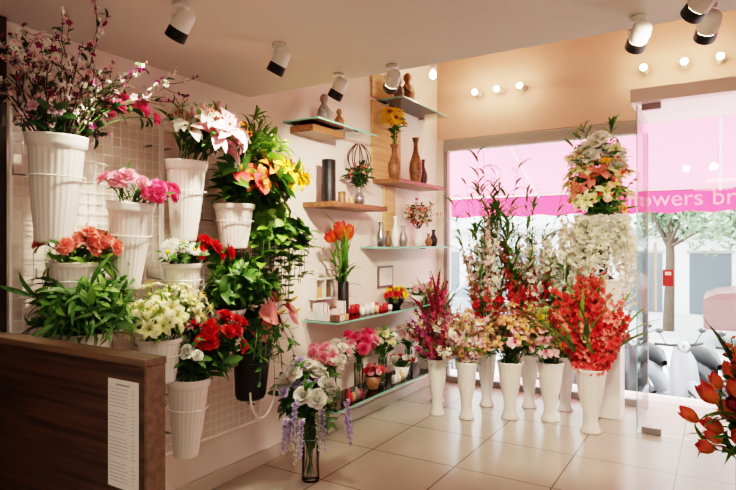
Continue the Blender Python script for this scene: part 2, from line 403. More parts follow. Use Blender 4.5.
# ------------------------------------------------------------------ hanging arrangements
CX=.07
def wallobj(mb,name,cz=2.30): return mb.build(name,clampx=CX,clampz=cz)
mb=MB(); m=fluted(mb,(.25,1.29,1.41),.42,.11,.068,tilt=.06)
for i in range(22):
    a=random.uniform(0,6.28); u=A([math.cos(a)*.4+.05,math.sin(a)*.75+.06,1.0])
    branch(mb,m+A([math.cos(a)*.05,math.sin(a)*.05,-.05]),u,random.uniform(.21,.33),2,.0042,['blossom','bud','blossom'],.033,['magnolia_petal','blush_petal','purple_petal','white_petal','white_petal'],4,leaf=('leaf',.04,1,'leafdark'),zmax=2.28)
grp(mb,m,.09,8,(.05,.27,.14),(.1,.13,.1),'rose',.055,['hotpink_petal'],('leaf',.06,3,'leafdark'))
grp(mb,m,.09,16,(.03,.0,.05),(.18,.22,.09),'blossom',.04,['magnolia_petal'],('leaf',.07,4,'leafdark'))
grp(mb,m,.09,8,(.08,.3,.2),(.1,.14,.1),'blossom',.045,['white_petal'],('narrow',.06,2,'leaf'))
wallobj(mb,'hanging_pot_of_blossom_branches')
mb=MB(); m=fluted(mb,(.27,1.60,1.21),.38,.098,.06,tilt=.1)
grp(mb,m,.08,8,(.06,.1,.03),(.1,.14,.05),'carn',.085,['hotpink_petal'],('narrow',.07,3,'leaf'),zmin=-.1)
grp(mb,m,.08,7,(.03,-.05,.06),(.1,.12,.06),'carn',.08,['pink_petal'],('narrow',.07,3,'leaf'),zmin=0)
wallobj(mb,'hanging_pot_of_pink_carnations')
mb=MB(); m=fluted(mb,(.26,1.93,1.42),.39,.098,.06,tilt=.05)
grp(mb,m,.08,9,(.06,.09,.11),(.12,.2,.11),'lily',.19,['lily_petal','orange_petal'],('narrow',.13,5,'leaf'),zmin=-.3,face=(.7,-.4,.1))
grp(mb,m,.08,6,(.04,.03,.14),(.12,.18,.13),'lily',.16,['white_petal','orange_petal'],('narrow',.13,4,'leaf'),face=(.6,-.4,.3))
grp(mb,m,.08,9,(.02,.1,.2),(.12,.22,.1),'bud',.07,['blush_petal'],('narrow',.11,5,'leafbright'))
wallobj(mb,'hanging_pot_of_stargazer_lilies')
mb=MB(); m=fluted(mb,(.24,1.38,1.13),.2,.10,.07)
grp(mb,m,.08,13,(.03,.04,.06),(.12,.2,.06),'carn',.085,['coral_petal'],('narrow',.08,4,'leaf'),zmin=-.1)
grp(mb,m,.08,12,(.0,.0,.0),(.16,.22,.04),None,.05,['leaf'],('narrow',.1,8,'leafbright'))
wallobj(mb,'hanging_pot_of_coral_carnations')
mb=MB(); m=fluted(mb,(.26,1.92,1.10),.21,.095,.065)
grp(mb,m,.08,8,(.05,.11,.05),(.1,.11,.06),'carn',.09,['red_petal'],('leaf',.07,4,'leaf'),zmin=-.2)
grp(mb,m,.08,12,(.04,-.07,.05),(.1,.12,.06),'daisy',.08,['white_petal','yellow_petal'],('leaf',.07,4,'leaf'),zmin=-.3,face=(.5,-.4,0))
wallobj(mb,'hanging_pot_of_red_and_white_carnations')
mb=MB(); m=fluted(mb,(.25,2.28,1.38),.24,.11,.07)
grp(mb,m,.08,24,(.05,.14,.12),(.16,.26,.22),None,.05,['leaf'],('leaf',.12,10,'leaf'))
grp(mb,m,.08,12,(.05,.14,.18),(.15,.22,.28),None,.05,['leaf'],('leaf',.1,8,'leafbright'))
grp(mb,m,.08,5,(.08,.12,.11),(.1,.14,.12),'lily',.14,['orange_petal','red_petal'],('leaf',.08,3,'leaf'),face=(.7,-.4,.1))
grp(mb,m,.08,7,(.12,.34,.15),(.1,.14,.12),'lily',.16,['yellow_petal','orange_petal'],('narrow',.13,5,'leafbright'),face=(.7,-.3,.2))
grp(mb,m,.08,4,(.1,.02,.1),(.1,.12,.1),'anth',.1,['redorange_petal','spadix'],face=(.8,-.4,0))
grp(mb,m,.08,14,(.05,.14,.36),(.13,.24,.15),'bud',.03,['cream_petal'],('narrow',.1,9,'leafbright'))
wallobj(mb,'hanging_pot_of_tropical_flowers')
mb=MB(); m=fluted(mb,(.20,2.58,1.28),.2,.09,.06)
for i in range(40):
    a=random.uniform(-1.7,1.7); R=random.uniform(.08,.24); dz=random.uniform(.05,.52)
    e=m+A([math.cos(a)*R,math.sin(a)*R*1.2,-dz]); pts=bez(m+A([math.cos(a)*.05,math.sin(a)*.05,-.02]),m+A([math.cos(a)*R*1.3,math.sin(a)*R*1.3,.14]),e,12)
    mb.tube(pts,.0022,'stemgreen',4); leafy(mb,pts,'heart',.09,10,random.choice(['leaf','leafbright','leafbright']),.1,True)
grp(mb,m,.07,30,(.04,0,.1),(.17,.19,.17),None,.05,['leaf'],('heart',.09,7,'leafbright'))
wallobj(mb,'hanging_pot_of_trailing_pothos')
mb=MB(); m=fluted(mb,(.27,2.22,.84),.22,.09,.065)
grp(mb,m,.08,50,(.03,.06,.1),(.2,.26,.18),None,.05,['leaf'],('leaf',.08,14,'leaf',.2),zmin=-.5)
grp(mb,m,.08,26,(.05,.08,.13),(.2,.25,.17),None,.05,['leaf'],('leaf',.07,12,'leafbright',.2),zmin=-.4)
wallobj(mb,'hanging_pot_of_leafy_greenery')
mb=MB(); m=fluted(mb,(.26,1.42,.84),.2,.10,.07)
grp(mb,m,.08,60,(.03,-.02,.1),(.22,.24,.16),None,.05,['leaf'],('narrow',.1,14,'leaf',.2),zmin=-.4)
grp(mb,m,.08,24,(.05,.0,.12),(.2,.22,.13),None,.05,['leaf'],('leaf',.06,11,'leafbright',.2),zmin=-.3)
o=wallobj(mb,'hanging_pot_of_feathery_greenery')
mb=MB(); m=fluted(mb,(.33,1.73,.78),.2,.10,.07)
grp(mb,m,.08,40,(.05,.0,.11),(.17,.2,.13),'lily',.085,['cream_petal','yellow_petal'],('narrow',.08,4,'leafbright'),zmin=-.5)
wallobj(mb,'hanging_pot_of_cream_alstroemeria')
mb=MB(); m=fluted(mb,(.33,1.88,.40),.38,.1,.058,tilt=.06)
grp(mb,m,.08,13,(.06,.13,.17),(.12,.14,.14),'rose',.075,['red_petal'],('leaf',.08,7,'leaf'),zmin=-.5,face=(.3,-.2,0))
grp(mb,m,.08,20,(.04,.1,.08),(.15,.17,.15),None,.08,['leaf'],('leaf',.09,9,'leaf'),zmin=-.4)
grp(mb,m,.08,4,(.07,-.04,.1),(.12,.1,.1),'rose',.06,['white_petal'],('leaf',.07,4,'leaf'))
wallobj(mb,'hanging_pot_of_red_roses')
mb=MB(); m=fluted(mb,(.2,2.02,.62),.26,.095,.065)
grp(mb,m,.07,12,(.02,0,.06),(.12,.12,.06),None,.05,['leaf'],('leaf',.06,7,'leafdark'))
wallobj(mb,'hanging_pot_of_ivy')
mb=MB(); b=A([.24,2.42,.54])
mb.lathe([(.001,0),(.085,0),(.095,.02),(.11,.2),(.13,.38),(.135,.40),(.123,.40),(.1,.2),(.001,.18)],'black',b,roty(.05)@np.diag([.8,1.0,1]),n=24)
a=np.linspace(0,math.pi,14); mb.tube(np.stack([np.full(14,.33),2.42+.1*np.cos(a),.60-.16*np.sin(a)],1),.006,'white',6)
m=b+A([0,0,.40])
grp(mb,m,.08,6,(.1,.1,.04),(.12,.18,.11),'anth',.14,['anth_petal','spadix'],None,face=(.9,-.4,.2))
grp(mb,m,.08,14,(.05,.0,.03),(.14,.19,.1),None,.08,['leaf'],('heart',.11,4,'leafdark'))
for i in range(12):
    y=2.42+random.uniform(-.13,.13); pts=bez(m,m+A([.2,y-2.42,.1]),m+A([.2,(y-2.42)*1.5,-random.uniform(.1,.33)]),8); mb.tube(pts,.002,'stemgreen',4); leafy(mb,pts,'leaf',.06,8,'leaf',.3)
wallobj(mb,'black_pouch_of_anthuriums')
mb=MB(); b=A([.42,2.74,0.002])
mb.lathe([(.001,0),(.05,0),(.055,.01),(.05,.1),(.058,.25)],'vaseglass',b,n=24)
mb.lathe([(.0575,.25),(.0595,.252),(.0575,.254)],'glassedge',b,n=24)
m=b+A([0,0,.25])
grp(mb,m,.04,15,(-.02,.02,.28),(.2,.24,.2),'rose',.105,['white_petal'],('leaf',.09,5,'leaf'),zmin=-.4,face=(.4,-.4,0))
grp(mb,m,.04,8,(-.03,.0,.3),(.19,.22,.2),'rose',.065,['lilac_petal'],('leaf',.08,5,'leaf'),zmin=-.3)
grp(mb,m,.04,24,(.0,.0,.26),(.22,.25,.26),None,.06,['leaf'],('leaf',.08,8,'leaf'),zmin=-.5)
for i in range(18):
    a=random.uniform(0,6.28); r_=random.uniform(.1,.24); p=m+A([math.cos(a)*r_,math.sin(a)*r_*1.1,random.uniform(.1,.28)])
    mb.tube(bez(m+A([0,0,-.1]),m+A([0,0,.3]),p),.002,'stemgreen',4)
    spike(mb,p,p+A([math.cos(a)*.03,math.sin(a)*.03,-random.uniform(.16,.28)]),'blossom',.045,[random.choice(['lilac_petal','white_petal','lilac_petal'])],24,0,0,hang=True,sr=.0015,taper=.5)
for i in range(9): mb.tube([b+A([random.uniform(-.03,.03),random.uniform(-.03,.03),.03]),m+A([random.uniform(-.03,.03),random.uniform(-.03,.03),0])],.003,'stemgreen',4)
mb.build('glass_vase_of_wisteria_and_roses',clampx=.02)
# ------------------------------------------------------------------ shelves
def shelf(name,y0,y1,z,d=.28,mat='shelfglass',th=.012):
    mb=MB(); mb.box((.002,y0,z-th),(d,y1,z),mat)
    if mat=='shelfglass':
        mb.box((d,y0,z-th),(d+.002,y1,z),'glassedge'); mb.box((.002,y0-.002,z-th),(d,y0,z),'glassedge')
        for y in (y0+.12,y1-.12): mb.box((.0015,y-.012,z-th-.012),(.05,y+.012,z-th),'metal'); mb.box((.0015,y-.012,z),(.05,y+.012,z+.006),'metal')
    return mb.build(name,smooth=False)
shelf('glass_shelf',2.99,3.74,2.23,.29)
shelf('wooden_shelf',3.06,3.42,2.205,.2,'midwood',.045)
shelf('wooden_shelf',3.2,3.95,1.70,.26,'midwood',.035)
shelf('glass_shelf',4.22,5.15,2.64,.26)
shelf('wooden_shelf',4.15,5.05,1.95,.26,'midwood',.03)
shelf('glass_shelf',3.95,5.2,1.385,.28)
shelf('glass_shelf',3.19,5.2,.875,.30)
shelf('glass_shelf',3.19,5.2,.275,.30)
shell('wooden_back_panel',[((.001,4.12,1.951),(.02,4.62,2.62),'lightwood'),((.001,4.12,2.645),(.02,4.62,2.86),'lightwood'),((.001,4.32,1.4),(.02,4.52,1.915),'lightwood')],.002)
def lobj(name,b,prof,mat,n=28):
    mb=MB(); mb.lathe(prof,mat,b,n=n); return mb.build(name)
def cylp(r,h,w=.01): return [(.001,0),(r,0),(r,.004),(r,h-.004),(r-.003,h),(r-w,h),(r-w,.02),(.001,.02)]
def gcyl(mb,b,r,h):
    mb.lathe([(.001,0),(r,0),(r,.004),(r,h)],'vaseglass',b,n=24); mb.lathe([(r,h),(r+.0012,h+.001),(r,h+.002)],'glassedge',b,n=24)
lobj('black_cylinder_vase',(.14,3.32,1.702),cylp(.05,.30),'black')
lobj('amber_cylinder_candle',(.13,3.50,1.702),cylp(.028,.09),'midwood')
lobj('amber_cylinder_candle',(.16,3.58,1.702),cylp(.02,.06),'lightwood')
def vasep(h,r,neck,lip): return [(.001,0),(r*.6,0),(r*.7,.03*h),(r,.3*h),(r*.95,.45*h),(neck,.72*h),(neck*.9,.88*h),(lip,h),(lip*.85,h),(neck*.7,.88*h),(neck*.7,.7*h),(.001,.6*h)]
mb=MB(); b=A([.14,3.72,1.702]); mb.lathe(vasep(.14,.045,.02,.03),'metal',b); m=b+A([0,0,.14])
for i in range(12):
    a=i*.7; pts=[m+A([math.cos(a)*.12*math.sin(t*3.0)*t,math.sin(a)*.2*math.sin(t*3.0)*t,t*.33]) for t in np.linspace(0,1,12)]; mb.tube(pts,.004,'twig',5)
grp(mb,m,.02,20,(0,0,.08),(.12,.17,.12),'blossom',.04,['coral_petal'],('leaf',.07,6,'leafdark'))
mb.build('vase_of_curly_willow',clampx=.02)
def figurine(name,b,h,mat):
    mb=MB(); mb.lathe([(.001,0),(.3*h,0),(.3*h,.06*h),(.2*h,.1*h),(.24*h,.3*h),(.2*h,.5*h),(.1*h,.64*h),(.08*h,.7*h),(.14*h,.8*h),(.12*h,.92*h),(.05*h,.99*h),(.001,h)],mat,b,n=20)
    for s_ in (-1,1): mb.tube([A(b)+A([0,s_*.16*h,.58*h]),A(b)+A([.1*h,s_*.26*h,.42*h]),A(b)+A([.18*h,s_*.08*h,.34*h])],[.05*h,.045*h,.03*h],mat,8)
    mb.build(name)
figurine('small_statuette',(.15,3.25,2.232),.22,'alu'); figurine('small_statuette',(.16,3.42,2.232),.15,'midwood'); figurine('wooden_statuette',(.14,4.52,2.642),.28,'midwood')
figurine('wooden_statuette',(.14,4.36,2.642),.2,'trimwood')
mb=MB(); b=A([.14,4.28,1.952]); mb.lathe(vasep(.30,.055,.025,.04),'midwood',b); m=b+A([0,0,.30])
grp(mb,m,.02,10,(.02,0,.18),(.09,.15,.13),'daisy',.18,['yellow_petal','midwood'],('leaf',.08,3,'leaf'),face=(.8,-.5,.1))
mb.build('wooden_vase_of_yellow_gerberas',clampx=.025)
lobj('tall_wooden_vase',(.14,4.68,1.952),vasep(.42,.06,.022,.035),'midwood')
lobj('dark_bottle_vase',(.12,4.88,1.952),vasep(.25,.04,.014,.02),'darkwood')
mb=MB(); b=A([.15,4.72,1.387]); mb.lathe(vasep(.16,.045,.02,.03),'white',b); m=b+A([0,0,.15])
for i in range(15):
    a=random.uniform(0,6.28); branch(mb,m,A([math.cos(a)*.5,math.sin(a)*.8,1]),.21,1,.003,['blossom'],.045,['coral_petal','white_petal','blush_petal'],4,leaf=('leaf',.05,3,'leaf'))
mb.build('vase_of_quince_blossom',clampx=.02)
for y,h,r_,mt in ((4.05,.2,.035,'metal'),(4.17,.13,.03,'trimwood'),(4.30,.26,.035,'white'),(4.44,.18,.04,'alu'),(4.95,.12,.035,'midwood'),(5.06,.16,.04,'black')):
    lobj('decorative_bottle',(.14,y,1.387),vasep(h,r_,r_*.4,r_*.6),mt)
mb=MB(); b=A([.17,3.46,.877]); mb.lathe(cylp(.04,.26),'black',b); m=b+A([0,0,.26])
grp(mb,m,.03,11,(.0,.0,.28),(.08,.15,.07),'tulip',.1,['tulip_petal'],('strap',.24,2,'leafbright',0),zmin=-.1)
grp(mb,m,.03,14,(.0,.0,.1),(.06,.09,.05),None,.09,['leaf'],('narrow',.22,1,'leaf',0),zmin=-.1)
mb.build('black_vase_of_tulips',clampx=.02)
mb=MB()
for i in range(16):
    y=3.21+(i%4)*.055+.01*random.random(); x=.04+.062*(i//4); h=random.uniform(.05,.13) if i//4<3 else random.uniform(.03,.05)
    if i in(9,15): continue
    mt=random.choice(['paper','lightwood','white','trimwood','paper']); mb.box((x,y,.877),(x+.05,y+.042,.877+h),mt); mb.box((x-.001,y+.017,.8771),(x+.051,y+.025,.878+h),random.choice(['signred','trimwood','pinkband']))
mb.build('gift_boxes',smooth=False)
mb=MB()
for i in range(14):
    b=A([.10+.11*(i%2),3.62+i*.035,.877]); h=random.uniform(.03,.08); mb.lathe([(.001,0),(.02,0),(.022,h),(.001,h+.005)],random.choice(['white','lightwood','signred','paper']),b,n=12)
mb.build('scented_candles')
mb=MB(); mb.box((.001,3.26,1.01),(.07,3.50,1.02),'white'); mb.box((.001,3.26,1.15),(.07,3.50,1.16),'white')
for y in (3.26,3.375,3.49): mb.box((.001,y,1.02),(.07,y+.01,1.15),'white')
mb.box((.02,3.29,1.02),(.06,3.35,1.10),'lightwood'); mb.box((.02,3.40,1.02),(.06,3.46,1.12),'trimwood'); mb.build('wall_display_box',smooth=False)
# small jars row on lower shelf
mb=MB()
for i in range(12):
    b=A([.24,3.42+i*.034+(.45 if i>5 else 0),.277]); h=random.uniform(.05,.1); mb.lathe([(.001,0),(.014,0),(.015,h*.7),(.008,h*.8),(.009,h),(.001,h)],random.choice(['white','lightwood','alu','signred','paper']),b,n=12)
mb.build('small_jars')
def bowl(name,y,z,cols,h=.07,r=.07,mat='black',n=16,sz=.05,tp='carn',x=.16):
    mb=MB(); b=A([x,y,z+.002]); mb.lathe([(.001,0),(r*.5,0),(r*.6,.01),(r,h),(r*.93,h),(r*.5,.02),(.001,.02)],mat,b); m=b+A([0,0,h])
    for c in cols: grp(mb,m,r*.8,n//len(cols),(0,0,.03),(r*1.4,r*1.6,.06),tp,sz,[c],('leaf',.06,3,'leaf'),zmin=0)
    mb.build(name,clampx=.02)
bowl('flower_bowl',4.25,.875,['redorange_petal','yellow_petal','red_petal'],n=27,sz=.065,r=.085)
bowl('flower_bowl',4.68,.875,['white_petal','blush_petal','pink_petal'],n=18,mat='white')
bowl('flower_bowl',4.98,.875,['yellow_petal','white_petal'],n=16,mat='white')
def gvase(name,x,y,z,h,cols,n,sz,spread,top,tp='rose'):
    mb=MB(); b=A([x,y,z+.002]); gcyl(mb,b,.035,h); m=b+A([0,0,h])
    for c in cols: grp(mb,m,.02,n//len(cols),(0,0,top),(spread*.8,spread,spread*.6),tp,sz,[c],('leaf',.07,4,'leaf'),zmin=-.3,face=(.3,-.3,0))
    for i in range(7): mb.tube([b+A([random.uniform(-.02,.02),random.uniform(-.02,.02),.02]),m+A([random.uniform(-.02,.02),random.uniform(-.02,.02),0])],.002,'stemgreen',4)
    mb.build(name,clampx=.02)
gvase('glass_vase_of_blush_roses',.2,3.27,.275,.24,['blush_petal','white_petal','pink_petal'],24,.08,.16,.12)
gvase('glass_vase_of_pink_roses',.2,3.62,.275,.24,['hotpink_petal','pink_petal','hotpink_petal'],27,.08,.16,.14)
gvase('glass_vase_of_white_roses',.14,4.08,.275,.2,['white_petal','cream_petal'],24,.065,.15,.15)
gvase('glass_vase_of_white_roses',.16,4.50,.275,.2,['white_petal','blush_petal'],20,.06,.14,.14)
gvase('glass_vase_of_blush_roses',.16,4.98,.275,.18,['white_petal','pink_petal'],18,.06,.13,.1)
bowl('flower_bowl',3.86,.275,['redorange_petal','pink_petal','red_petal'],n=18,mat='midwood',x=.18,h=.1,sz=.06)
bowl('flower_bowl',4.30,.275,['red_petal','white_petal'],n=16,mat='white',x=.2,h=.1,sz=.06)
bowl('flower_bowl',4.74,.275,['pink_petal','white_petal'],n=16,mat='white',x=.2,h=.1,sz=.06)
shell('framed_card',[((.001,4.25,1.05),(.015,4.47,1.2),'paper'),((.0012,4.23,1.03),(.012,4.49,1.22),'trimwood')])
# ------------------------------------------------------------------ floor vases
W=5.36
def fv(x,y,h=.46,rt=.105,rb=.055):
    mb=MB(); m=fluted(mb,(x,y,.002),h,rt,rb,foot=True,ring=False,nf=20); return mb,m
mb,m=fv(.50,4.36,.46,.085,.05)
for i in range(50):
    a=random.uniform(0,6.28); r_=random.uniform(.04,.27); spike(mb,m+A([0,0,-.05]),m+A([math.cos(a)*r_,math.sin(a)*r_,random.uniform(.06,.48)]),'blossom',.065,[random.choice(['purple_petal','purple_petal','yellowpink_petal','burgundy_petal','hotpink_petal'])],15,.3,.05,leaf=('narrow',.1,4,'leaf'))
mb.build('floor_vase_of_purple_stocks',clampx=.04)
mb,m=fv(.75,4.38,.46,.09,.05)
for i in range(38):
    a=random.uniform(0,6.28); k=random.uniform(.1,.8); branch(mb,m+A([0,0,-.05]),A([math.cos(a)*k,math.sin(a)*k,1]),random.uniform(.19,.31),1,.003,['orchid','blossom'],.08,['blush_petal','white_petal','blush_petal','yellowpink_petal'],5,leaf=('narrow',.09,3,'leafbright'))
mb.build('floor_vase_of_cherry_blossom')
mb,m=fv(1.05,4.56,.46,.105,.055)
grp(mb,m,.08,60,(0,-.02,.22),(.26,.24,.27),'lily',.09,['yellowpink_petal','redorange_petal'],('narrow',.1,4,'leaf'),zmin=-.45)
grp(mb,m,.08,26,(0,-.04,.22),(.26,.22,.26),'orchid',.09,['blush_petal','hotpink_petal'],('narrow',.09,3,'leafbright'),zmin=-.4)
mb.build('floor_vase_of_alstroemeria')
mb,m=fv(1.34,4.68,.47,.11,.058)
for i in range(26):
    a=random.uniform(0,6.28); k=random.uniform(.1,.6); branch(mb,m+A([0,0,-.05]),A([math.cos(a)*k,math.sin(a)*k,1]),random.uniform(.22,.33),1,.003,['orchid'],.068,['cream_petal','yellow_petal','cream_petal'],5,stem='stemgreen',leaf=('narrow',.1,4,'leafbright'))
grp(mb,m,.08,30,(.0,-.08,.14),(.22,.16,.18),'orchid',.095,['blush_petal','hotpink_petal'],('leaf',.08,3,'leaf'),zmin=-.4)
mb.build('floor_vase_of_oncidium_orchids',clampy=W)
mb,m=fv(1.67,4.55,.48,.12,.062)
for i in range(60):
    a=random.uniform(0,6.28); r_=random.uniform(.03,.34); spike(mb,m+A([math.cos(a)*.04,math.sin(a)*.04,-.06]),m+A([math.cos(a)*r_-.01,math.sin(a)*r_*.6,random.uniform(.42,.82)-r_*.55]),'floret',.12,[random.choice(['redorange_petal','red_petal','redorange_petal','coral_petal'])],15,.12,.07,taper=.5)
for i in range(60):
    a=random.uniform(0,6.28); k=random.uniform(.05,.36); mb.tpl(random.choice(T_['strap']),frame(A([math.cos(a)*k,math.sin(a)*k,1])),m+A([math.cos(a)*.05,math.sin(a)*.05,-.03]),random.uniform(.45,.8),{'p':random.choice(['leaf','leafbright'])})
mb.build('floor_vase_of_red_gladioli',clampy=4.70)
def tall(mb,m,n,cols,h0,h1,sp,tp,sz,nf,f0=.45,lf=('strap',.3,2,'leaf')):
    for i in range(n):
        a=random.uniform(0,6.28); r_=random.uniform(.03,sp); spike(mb,m+A([0,0,-.05]),m+A([math.cos(a)*r_,math.sin(a)*r_,random.uniform(h0,h1)]),tp,sz,[random.choice(cols),'cream_petal'],nf,f0,.05,leaf=lf)
mb,m=fv(.34,4.72,.46,.09,.05)
tall(mb,m,9,['burgundy_petal','hotpink_petal'],.45,.75,.2,'floret',.06,12)
for i in range(22):
    a=random.uniform(0,6.28); mb.tpl(random.choice(T_['strap']),frame(A([math.cos(a)*.15,math.sin(a)*.15,1])),m,random.uniform(.45,.8),{'p':random.choice(['leafdark','burgundy_petal','leaf'])})
mb.build('floor_vase_of_dracaena',clampx=.04,clampy=W)
mb,m=fv(.76,4.82,.46,.09,.05)
tall(mb,m,20,['white_petal','white_petal','blush_petal'],.75,1.3,.24,'orchid',.11,18,.35); tall(mb,m,16,['red_petal','redorange_petal'],.4,.75,.25,'floret',.09,10)
tall(mb,m,18,['leaflime'],1.2,1.75,.34,'bud',.03,8,.7,('narrow',.17,26,'leaf',12))
mb.build('floor_vase_of_white_orchids',clampx=.04,clampy=W)
mb,m=fv(1.09,4.97,.46,.09,.05)
tall(mb,m,14,['white_petal'],.8,1.2,.24,'orchid',.11,18,.3); tall(mb,m,16,['red_petal','redorange_petal'],.55,1.05,.26,'floret',.11,10,.5)
tall(mb,m,14,['leaflime'],.95,1.5,.32,'bud',.03,8,.7,('narrow',.16,24,'leaf',12))
mb.build('floor_vase_of_red_ginger_and_orchids',clampy=W)
mb,m=fv(1.38,5.03,.46,.09,.05)
tall(mb,m,26,['white_petal','white_petal','white_petal'],.75,1.3,.28,'orchid',.13,22,.25); tall(mb,m,14,['redorange_petal','red_petal'],.5,.95,.24,'floret',.09,10,.5)
grp(mb,m,.08,30,(0,0,.55),(.25,.22,.33),None,.08,['leaf'],('leaf',.11,9,'leaf'),zmin=-.6)
mb.build('floor_vase_of_cascading_orchids',clampy=W,xmax=1.95)
mb=MB(); mb.box((1.57,4.95,.002),(1.82,5.20,1.10),'white'); mb.box((1.56,4.94,1.10),(1.83,5.21,1.12),'white'); o=mb.build('display_plinth',smooth=False); md=o.modifiers.new('b','BEVEL'); md.width=.004
mb=MB(); b=A([1.68,5.04,1.122]); mb.lathe([(.001,0),(.08,0),(.08,.01),(.03,.04),(.045,.2),(.075,.42),(.08,.44),(.07,.44),(.04,.2),(.001,.1)],'black',b); m=b+A([0,0,.44])
grp(mb,m,.05,14,(-.03,-.05,.5),(.2,.14,.24),'rose',.15,['white_petal'],('leaf',.1,5,'leaf'),zmin=-.5,face=(0,-.6,.1))
grp(mb,m,.05,6,(-.03,-.07,.36),(.2,.14,.2),'lily',.17,['coral_petal','yellow_petal'],('leaf',.11,6,'leaf'),zmin=-.5,face=(0,-.7,.1))
grp(mb,m,.05,24,(-.03,-.05,.34),(.33,.2,.36),'orchid',.12,['yellowpink_petal','redorange_petal'],('leaf',.11,6,'leafbright'),zmin=-.7)
grp(mb,m,.05,8,(-.03,-.05,.3),(.33,.2,.34),'daisy',.1,['yellow_petal','orange_petal'],('narrow',.13,5,'leaf'),zmin=-.7)
grp(mb,m,.05,26,(-.03,-.05,.34),(.34,.18,.36),'lily',.14,['cream_petal','yellow_petal'],('leaf',.11,5,'leaf'),zmin=-.7,face=(0,-.5,0))
grp(mb,m,.05,16,(0,0,.6),(.28,.16,.32),'bud',.05,['leaflime'],('narrow',.14,9,'leaf'),zmin=-.2)
for i in range(52):
    a=random.uniform(0,6.28); k=random.uniform(.5,1.5); p=m+A([math.cos(a)*.13*k,math.sin(a)*.12*k-.04,.06]); spike(mb,p,p+A([math.cos(a)*.12,math.sin(a)*.08,-random.uniform(.25,.8)]),'orchid',.1,['white_petal','cream_petal'],18,0,.06,hang=True,sr=.002)
mb.build('tall_flower_arrangement',clampy=W,xmax=1.95)
mb=MB(); b=A([2.61,2.66,.002]); gcyl(mb,b,.06,.56); m=b+A([0,0,.56])
for i in range(9): mb.tube([b+A([random.uniform(-.04,.04),random.uniform(-.04,.04),.03]),m+A([random.uniform(-.03,.03),random.uniform(-.03,.03),0])],.004,'stemgreen',4)
grp(mb,m,.05,5,(.0,.0,.16),(.15,.13,.18),'tulip',.085,['burgundy_petal','yellow_petal'],('narrow',.14,3,'leaf'),zmin=-.6,face=(-.2,-.3,.5))
grp(mb,m,.05,15,(-.03,0,.12),(.17,.14,.22),'tulip',.095,['pinktulip_petal'],('narrow',.14,3,'leaf'),zmin=-.7,face=(-.2,-.3,.5))
tall(mb,m,8,['burgundy_petal','pinktulip_petal'],.38,.6,.16,'tulip',.08,4,.8,('strap',.28,3,'leafdark'))
mb.build('glass_vase_of_tulips')
# ------------------------------------------------------------------ lamps
LC=(1,.84,.66)
def spotlamp(x,y,tgt,e=55,z=2.32,ang=80):
    p=A([x,y,z]); q=p+A([0,0,-.085]); d=A(tgt,float)-q; d/=np.linalg.norm(d); R=frame(d,0)
    mb=MB(); mb.lathe([(.001,0),(.032,0),(.032,-.018),(.001,-.018)],'white',p-A([0,0,.001]),n=20)
    mb.tube([p-A([0,0,.02]),q+A([0,0,.03])],.006,'white',8)
    mb.tube([q+R[:,0]*.044,q+R[:,0]*.044+A([0,0,.03]),q-R[:,0]*.044+A([0,0,.03]),q-R[:,0]*.044],.004,'white',6)
    mb.lathe([(.001,-.065),(.026,-.065),(.036,-.052),(.038,.01)],'white',q,R,n=24)
    mb.lathe([(.039,.01),(.040,.052),(.035,.054),(.031,.039)],'black',q,R,n=24)
    mb.lathe([(.031,.040),(.001,.038)],'lamp',q,R,n=20)
    mb.build('ceiling_spotlight')
    l=bpy.data.lights.new('spot_beam','SPOT'); l.energy=e; l.color=LC; l.spot_size=rad(ang); l.spot_blend=.9; l.shadow_soft_size=.035
    o=bpy.data.objects.new('spot_beam',l); o.location=tuple(q+d*.065)
    o.rotation_euler=Vector(d).to_track_quat('-Z','Y').to_euler(); bpy.context.scene.collection.objects.link(o)
spotlamp(.74,1.50,(.15,1.45,1.45),52); spotlamp(.78,2.03,(.15,1.95,1.2),78); spotlamp(.75,2.55,(.1,2.5,1.2),80); spotlamp(1.07,2.57,(.05,3.7,1.5),115)
spotlamp(2.22,2.54,(1.2,4.6,.8),110); spotlamp(2.46,2.56,(1.8,4.7,.9),60); spotlamp(2.44,2.30,(.8,4.4,.9),85)
def wallbulb(x,z,y=YW):
    mb=MB(); R=frame((0,-1,0),0)
    mb.lathe([(.001,0),(.03,0),(.03,.015),(.012,.02),(.012,.08),(.024,.09),(.026,.12)],'white',(x,y-.001,z),R,n=18)
    mb.lathe([(.024,.118),(.028,.135),(.02,.152),(.001,.16)],'bulb',(x,y-.001,z),R,n=18); mb.build('wall_lamp')
    l=bpy.data.lights.new('wall_lamp_glow','POINT'); l.energy=1.7; l.color=(1,.74,.52); l.shadow_soft_size=.03
    o=bpy.data.objects.new('wall_lamp_glow',l); o.location=(x,y-.21,z); bpy.context.scene.collection.objects.link(o)
for x in (.46,.68,.90,1.95,2.25,2.5): wallbulb(x,2.89)
mb=MB(); mb.tube([(.35,4.6,3.299),(.35,4.6,2.98)],.003,'black',6); mb.lathe([(.001,0),(.02,0),(.02,-.05),(.001,-.05)],'white',(.35,4.6,2.98),n=14); mb.lathe([(.015,-.05),(.032,-.08),(.026,-.11),(.001,-.125)],'bulb',(.35,4.6,2.98),n=14); mb.build('pendant_bulb')
def fill_panel(x,y,e,s=.6):  # unseen area light with a housing, added as general fill for the room
    mb=MB(); mb.box((x-s/2,y-s/2,2.30),(x+s/2,y+s/2,2.318),'white'); mb.build('fill_light_panel',smooth=False)
    l=bpy.data.lights.new('fill_light','AREA'); l.size=s*.9; l.energy=e; l.color=(1,.88,.76)
    o=bpy.data.objects.new('fill_light',l); o.location=(x,y,2.29); bpy.context.scene.collection.objects.link(o)
fill_panel(2.6,.2,20); fill_panel(2.4,-1.2,12)
